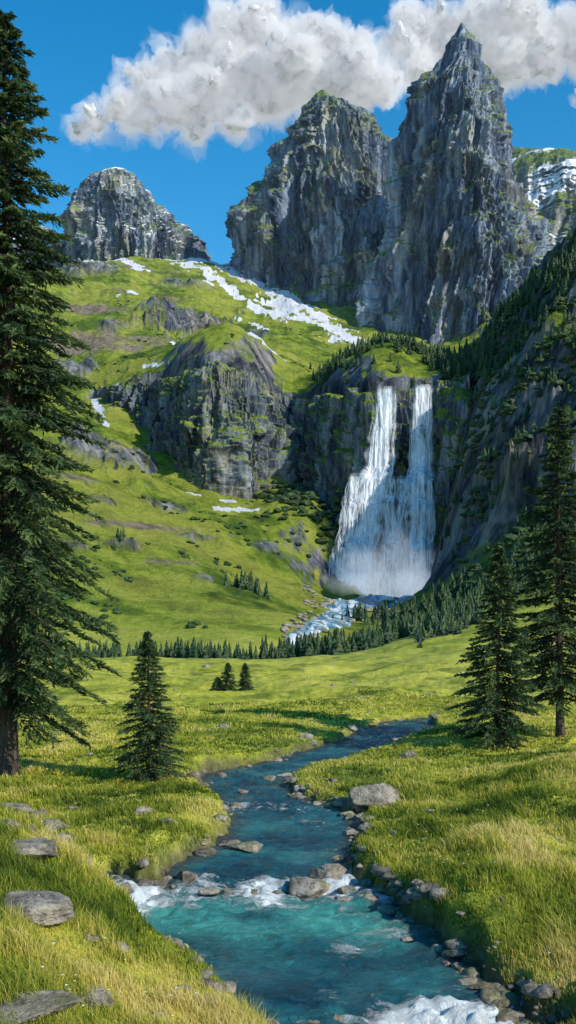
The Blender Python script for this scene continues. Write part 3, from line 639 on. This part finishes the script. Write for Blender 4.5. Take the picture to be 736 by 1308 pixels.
# ---------------------------------------------------------------- clouds
def cloud(name,blobs,yd,seed,vox=9):
    g=np.random.default_rng(seed);V=[];Fc=[];n=0;I=ico(3)
    s=yd/F
    for px,py,r in blobs:
        py=py-2;r=r*1.06
        for k in range(7):
            rr=r*(.18+.40*g.random()) if k else r*.74
            o=g.normal(size=3);o/=np.linalg.norm(o);o*=(r*.70 if k else 0)
            if k: o[2]=abs(o[2])*.95-.1*r
            c=np.array([U(px)*yd+o[0]*s,yd+o[1]*s*1.3+g.normal()*r*.3*s,Vv(py)*yd+o[2]*s])
            V.append(I[0]*rr*s+c);Fc.append(I[1]+n);n+=len(I[0])
    def remesh(V,Fc,vx):
        ob=mesh_obj('tmp',V,[Fc],cloudm)
        md=ob.modifiers.new('r','REMESH');md.mode='VOXEL';md.voxel_size=vx
        dg=bpy.context.evaluated_depsgraph_get();me=bpy.data.meshes.new_from_object(ob.evaluated_get(dg))
        bpy.data.objects.remove(ob)
        n=len(me.vertices);co=np.empty(n*3,np.float32);me.vertices.foreach_get('co',co);no=np.empty(n*3,np.float32);me.vertices.foreach_get('normal',no)
        return me,co.reshape(-1,3),no.reshape(-1,3)
    me,co,no=remesh(np.concatenate(V),np.concatenate(Fc),vox)
    q=co/95.
    w=np.stack([fbm(q[:,0]*.8,q[:,1]*.8,q[:,2]*.8+k*9,3) for k in range(3)],1);q=q+w*.7
    b1=np.abs(perlin(q[:,0],q[:,1],q[:,2]));b2=np.abs(perlin(q[:,0]*2.1+5,q[:,1]*2.1,q[:,2]*2.1));b3=np.abs(perlin(q[:,0]*4.4+5,q[:,1]*4.4,q[:,2]*4.4));b4=fbm(q[:,0]*6,q[:,1]*6,q[:,2]*6,3,.5)
    d=(b1*50+b2*28+b3*14+b4*7-44);flat=sstep(-.2,-.8,no[:,2]);d=d*(1-.4*flat)
    me.vertices.foreach_set('co',(co+no*d[:,None]).ravel());me.update()
    me.polygons.foreach_set('use_smooth',np.ones(len(me.polygons),bool));me.materials.clear();me.materials.append(cloudm)
    root=bpy.data.objects.new(name,None);bpy.context.scene.collection.objects.link(root)
    ob=bpy.data.objects.new('core',me);bpy.context.scene.collection.objects.link(ob);ob.parent=root
    for kk,(infl,mt,am) in enumerate(HALOS):
        me,co,no=remesh(np.concatenate(V),np.concatenate(Fc),vox*1.6)
        q=co/75.;w=np.stack([fbm(q[:,0]*.8,q[:,1]*.8,q[:,2]*.8+k*9,2) for k in range(3)],1);q=q+w*.9+kk*7
        d=infl+fbm(q[:,0],q[:,1],q[:,2],5,.68)*am
        me.vertices.foreach_set('co',(co+no*d[:,None]).ravel());me.update();me.polygons.foreach_set('use_smooth',np.ones(len(me.polygons),bool))
        me.materials.clear();me.materials.append(mt);ob=bpy.data.objects.new('vapour',me);bpy.context.scene.collection.objects.link(ob);ob.parent=root
m=M('cloud');P=m.pos();tl=m.n('ShaderNodeBsdfTranslucent');tl.inputs[0].default_value=(.80,.83,.88,1)
mx=m.n('ShaderNodeMixShader');mx.inputs[0].default_value=.22
dfn=m.n('ShaderNodeBsdfDiffuse');dfn.inputs[0].default_value=(.80,.81,.83,1)
m.t.links.new(dfn.outputs[0],mx.inputs[1]);m.t.links.new(tl.outputs[0],mx.inputs[2]);cloudm=m.end(mx.outputs[0])
def halo(name,dn):
    m=M(name);vs=m.n('ShaderNodeVolumeScatter');vs.inputs['Color'].default_value=(.98,.99,1,1);vs.inputs['Density'].default_value=dn
    em=m.n('ShaderNodeEmission');em.inputs[0].default_value=(.90,.94,1,1);em.inputs[1].default_value=dn*.33  # added glow stands in for light scattered many times inside the cloud
    ad=m.n('ShaderNodeAddShader');m.t.links.new(vs.outputs[0],ad.inputs[0]);m.t.links.new(em.outputs[0],ad.inputs[1]);m.t.links.new(ad.outputs[0],m.out.inputs['Volume']);return m.m
HALOS=[(4,halo('dense_vapour',.018),34),(14,halo('cloud_vapour',.009),50),(24,halo('thin_vapour',.0045),74)]
cloud('cloud',[(100,168,12),(125,158,16),(150,140,20),(170,150,22),(200,118,28),(225,95,28),(220,140,30),(255,80,34),(255,130,38),(295,60,36),(300,110,44),(335,48,38),(340,108,50),(378,55,34),(385,100,46),(420,60,26),(425,105,40),(455,72,22),(460,108,32),(490,112,26),(190,162,14),(250,162,22),(300,158,26),(165,95,8)],3600,3)
cloud('cloud',[(508,62,20),(530,42,28),(530,95,30),(568,55,34),(610,58,38),(650,48,40),(640,85,30),(690,58,36),(730,48,36),(756,75,28),(700,88,22),(560,28,20),(620,22,24),(800,60,40),(735,130,5)],4000,4)
# thin valley haze between the cliffs and the far peaks
m=M('air_haze');vs=m.n('ShaderNodeVolumeScatter');vs.inputs['Color'].default_value=(.50,.76,1,1);vs.inputs['Density'].default_value=.00004;vs.inputs['Anisotropy'].default_value=.1
m.t.links.new(vs.outputs[0],m.out.inputs['Volume'])
bx=np.array([[a,b,c] for a in (-2600,2600) for b in (880,3150) for c in (-150,1150)],float)
mesh_obj('haze',bx,[np.array([[0,1,3,2],[4,6,7,5],[0,4,5,1],[2,3,7,6],[0,2,6,4],[1,5,7,3]])],m.m,False)
# ---------------------------------------------------------------- light, sky, camera
sc=bpy.context.scene
S=np.array([.70,-.50,.57]);S/=np.linalg.norm(S)
el=math.asin(S[2]);az=math.atan2(S[0],S[1])
L=bpy.data.lights.new('sun','SUN');L.energy=5.0;L.angle=math.radians(.5);L.color=(1,.94,.83)
so=bpy.data.objects.new('sun',L);sc.collection.objects.link(so)
from mathutils import Vector
so.rotation_euler=Vector(-S).to_track_quat('-Z','Y').to_euler()
w=bpy.data.worlds.new('World');sc.world=w;w.use_nodes=True;nt=w.node_tree;nt.nodes.clear()
sk=nt.nodes.new('ShaderNodeTexSky');sk.sky_type='NISHITA';sk.sun_disc=False;sk.sun_elevation=el;sk.sun_rotation=az
sk.altitude=800;sk.air_density=1.0;sk.dust_density=.3;sk.ozone_density=2.6
hs=nt.nodes.new('ShaderNodeHueSaturation');hs.inputs['Saturation'].default_value=1.42;hs.inputs['Value'].default_value=1.32;hs.inputs['Hue'].default_value=.49
bg=nt.nodes.new('ShaderNodeBackground');bg.inputs[1].default_value=.15;o=nt.nodes.new('ShaderNodeOutputWorld')
nt.links.new(sk.outputs[0],hs.inputs['Color']);nt.links.new(hs.outputs[0],bg.inputs[0]);nt.links.new(bg.outputs[0],o.inputs[0])
cam=bpy.data.cameras.new('camera');co=bpy.data.objects.new('camera',cam);sc.collection.objects.link(co)
cam.sensor_fit='VERTICAL';cam.sensor_height=36;cam.lens=36*F/1308;cam.shift_y=106/1308;cam.clip_start=.1;cam.clip_end=20000
co.location=(0,0,0);co.rotation_euler=(math.radians(90),0,0);sc.camera=co
sc.view_settings.view_transform='Standard';sc.view_settings.look='None';sc.view_settings.exposure=0
print('done',time.time()-T0)
